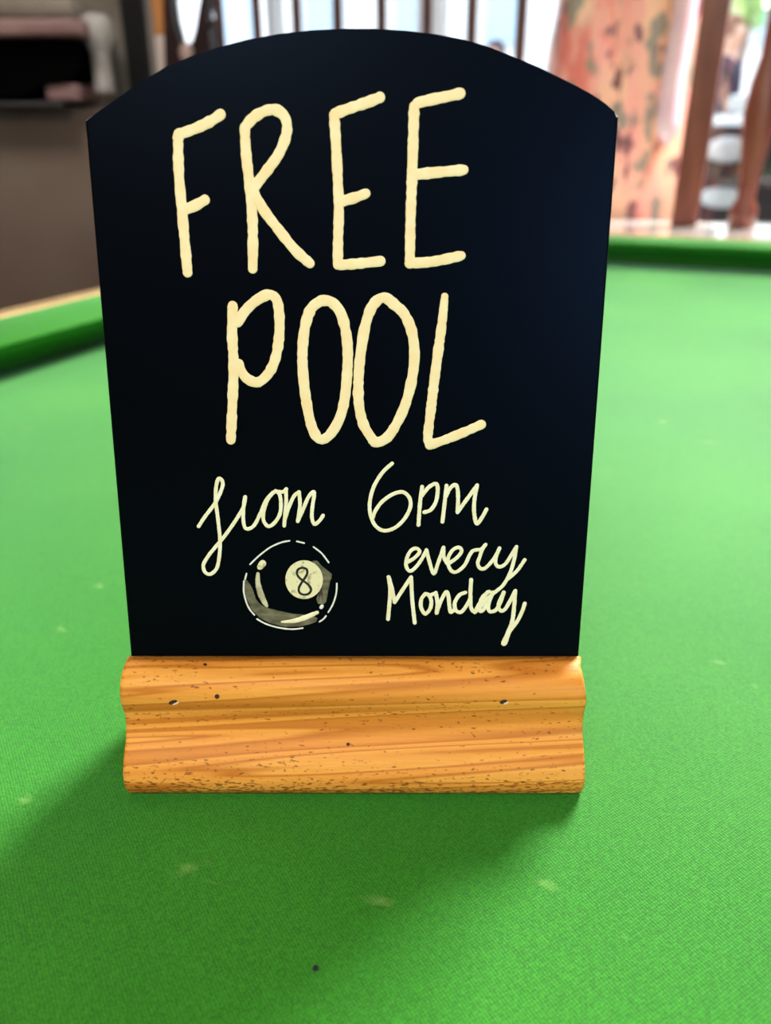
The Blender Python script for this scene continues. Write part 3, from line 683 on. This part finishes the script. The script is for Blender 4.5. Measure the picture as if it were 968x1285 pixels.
def person(name, loc, rotz, label, shirt, trousers, hair, stride=.18):
    t = thing(name, label, 'person', loc, rotz)
    def skin(nm, verts, edges, rad, m, root=0):
        me = bpy.data.meshes.new(nm); me.from_pydata(verts, edges, []); me.materials.append(m)
        o = bpy.data.objects.new(nm, me); C.objects.link(o); o.parent = t
        md = o.modifiers.new('skin', 'SKIN'); 
        for i, r in enumerate(rad):
            me.skin_vertices[0].data[i].radius = (r, r) if not isinstance(r, tuple) else r
            me.skin_vertices[0].data[i].use_root = (i == root)
        o.modifiers.new('sub', 'SUBSURF').levels = 1; o.modifiers['sub'].render_levels = 2
        for f in me.polygons: f.use_smooth = True
        return o
    s = stride
    V_ = [(0, 0, .94), (0, 0, 1.15), (0, 0, 1.38), (0, 0, 1.47), (0, -.02, 1.55), (0, -.02, 1.64), (0, -.02, 1.72),
          (-.18, 0, 1.40), (-.23, .03, 1.12), (-.22, -.08, .90), (-.22, -.11, .80), (.18, 0, 1.40), (.23, -.03, 1.12), (.22, -.14, .92), (.22, -.18, .82),
          (-.09, 0, .88), (-.10, -s, .50), (-.10, -s*.8, .09), (-.10, -s*.8-.15, .04), (.09, 0, .88), (.10, s*.4, .50), (.10, s*1.2, .10), (.10, s*1.2-.14, .04)]
    E_ = [(0, 1), (1, 2), (2, 3), (3, 4), (4, 5), (5, 6), (2, 7), (7, 8), (8, 9), (9, 10), (2, 11), (11, 12), (12, 13), (13, 14), (0, 15), (15, 16), (16, 17), (17, 18), (0, 19), (19, 20), (20, 21), (21, 22)]
    R_ = [.13, .125, .14, .055, .085, .10, .06, .055, .042, .032, .04, .055, .042, .032, .04, .085, .06, .04, .035, .085, .06, .04, .035]
    skin('body', V_, E_, R_, mat('skin', (.72, .42, .30), .5))
    skin('jacket', [V_[0], V_[1], V_[2], V_[7], V_[8], V_[9], V_[11], V_[12], V_[13]], [(0, 1), (1, 2), (2, 3), (3, 4), (4, 5), (2, 6), (6, 7), (7, 8)], [.155, .15, .165, .075, .062, .05, .075, .062, .05], mat('jacket_cloth', shirt, .9))
    skin('trousers', [V_[0], V_[15], V_[16], V_[17], V_[19], V_[20], V_[21]], [(0, 1), (1, 2), (2, 3), (0, 4), (4, 5), (5, 6)], [.145, .10, .078, .06, .10, .078, .06], mat('trouser_cloth', trousers, .9))
    bm = bmesh.new(); bmesh.ops.create_uvsphere(bm, u_segments=16, v_segments=10, radius=.112, matrix=Matrix.Translation((0, .012, 1.675)))
    for v in bm.verts:
        if v.co.y < -.04 and v.co.z < 1.70: v.co.y = -.04
    obj('hair', bm, mat('hair', hair, .7), t, smooth=True)
    bm = bmesh.new(); bmesh.ops.create_cone(bm, segments=8, radius1=.018, radius2=.004, depth=.04, matrix=Matrix.Translation((0, -.125, 1.61)) @ Matrix.Rotation(PI/2, 4, 'X'))
    obj('nose', bm, mat('nose_skin', (.70, .40, .28), .5), t, smooth=True)
    return t
p = at(917, 60, 8.4)
person('person', (p.x, p.y, GZ - .02), .9, 'person in a dark navy jacket standing beyond the white car outside the right window', (.012, .02, .06), (.45, .25, .17), (.20, .08, .04), .05)
p = at(622, 60, 10.5)
person('person', (p.x, p.y, GZ - .02), -.7, 'person in a maroon coat across the street, seen between two spindles', (.22, .03, .06), (.10, .04, .06), (.05, .03, .05))

# car parked facing the window
cpnt = at(1035, 200, 6.0)
car = thing('car', 'white car parked nose-on outside the window right of the pink column', 'car', (cpnt.x + 1.16, cpnt.y + 1.63, GZ - .02), -.62)
M_car = mat('white_car_paint', (.80, .82, .82), .2, coat=1.0); M_dark = mat('black_car_plastic', (.008, .01, .018), .5)
M_cglass = mat('dark_car_glass', (.05, .08, .10), .05, coat=1.0); M_tyre = mat('tyre_rubber', (.01, .01, .012), .8); M_lamp = mat('headlamp_lens', (.85, .90, .92), .1, coat=1.0)
bm = extr([(-2.0, .30), (-2.06, .45), (-2.02, .80), (-1.85, .93), (-.95, 1.02), (-.2, 1.06), (1.6, 1.08), (2.0, .98), (2.05, .5), (1.95, .28)], 'x', -.86, .86)
bev(bm, .05, 3); obj('body', bm, M_car, car, smooth=True)
bm = bmesh.new()
lo = [(-.80, -1.0, 1.0), (.80, -1.0, 1.0), (.80, 1.5, 1.05), (-.80, 1.5, 1.05)]; hi = [(-.62, -.25, 1.48), (.62, -.25, 1.48), (.62, .95, 1.48), (-.62, .95, 1.48)]
a = [bm.verts.new(q) for q in lo]; b = [bm.verts.new(q) for q in hi]
for k in range(4): bm.faces.new((a[k], a[(k+1) % 4], b[(k+1) % 4], b[k]))
bm.faces.new(a[::-1]); bm.faces.new(b); bev(bm, .04, 2); obj('cabin_glass', bm, M_cglass, car)
obj('roof', box(-.60, .60, -.22, .92, 1.46, 1.52, .02), M_car, car)
obj('grille', box(-.87, .87, -2.10, -1.95, .22, .86, .04), M_dark, car)
obj('bumper', box(-.80, .80, -2.14, -2.05, .50, .58, .03), M_dark, car)
for sx in (-1, 1):
    bm = bmesh.new(); bmesh.ops.create_uvsphere(bm, u_segments=20, v_segments=12, radius=1)
    for v in bm.verts: v.co = Vector((v.co.x*.17 + sx*.62, v.co.y*.06 - 2.09, v.co.z*.09 + .70))
    obj('headlamp', bm, M_lamp, car, smooth=True)
    bm = bmesh.new(); bmesh.ops.create_uvsphere(bm, u_segments=16, v_segments=10, radius=1)
    for v in bm.verts: v.co = Vector((v.co.x*.19 + sx*.60, v.co.y*.05 - 2.10, v.co.z*.075 + .38))
    obj('fog_lamp', bm, M_lamp, car, smooth=True)
    obj('mirror', box(sx*.92 - .08, sx*.92 + .08, -.85, -.75, .98, 1.10, .03), M_car, car)
    for y in (-1.3, 1.3):
        wm = Matrix.Translation((sx*.80, y, .31)) @ Matrix.Rotation(PI/2, 4, 'Y')
        wh = obj('wheel', lathe([(.20, -.10), (.30, -.10), (.32, -.07), (.32, .07), (.30, .10), (.20, .10)], 28), M_tyre, car, smooth=True, M=wm)
        obj('hub', lathe([(.19, -.105), (.2, -.09), (.2, .09), (.19, .105)], 16), M_car, wh)

# small tree by the far wall
tp = at(938, 40, 10.5)
tr = thing('tree', 'light green street tree above the white car', 'tree', (tp.x, tp.y, GZ - .02))
obj('trunk', tube([(0, 0, 0), (.03, 0, .8), (-.02, .02, 1.5), (.02, 0, 2.1)], [.06, .05, .045, .03], 8), mat('bark', (.18, .12, .08), .9), tr, smooth=True)
bm = bmesh.new()
for k in range(1500):
    d = Vector((random.gauss(0, 1), random.gauss(0, 1), random.gauss(0, 1))).normalized()*(.42*random.random()**.4)
    c = Vector((d.x*.8, d.y*.8, 2.25 + d.z*.95)); R = Matrix.Rotation(random.random()*6, 3, Vector((random.random()-.5, random.random()-.5, random.random()-.5)).normalized())
    vs = [bm.verts.new(c + R @ Vector(q)) for q in ((-.03, 0, 0), (0, -.018, 0), (.035, 0, 0), (0, .018, 0))]; bm.faces.new(vs)
o = obj('foliage', bm, mat('light_green_leaves', (.30, .62, .18), .6, (.45, .75, .25), 8), tr); o['kind'] = 'stuff'
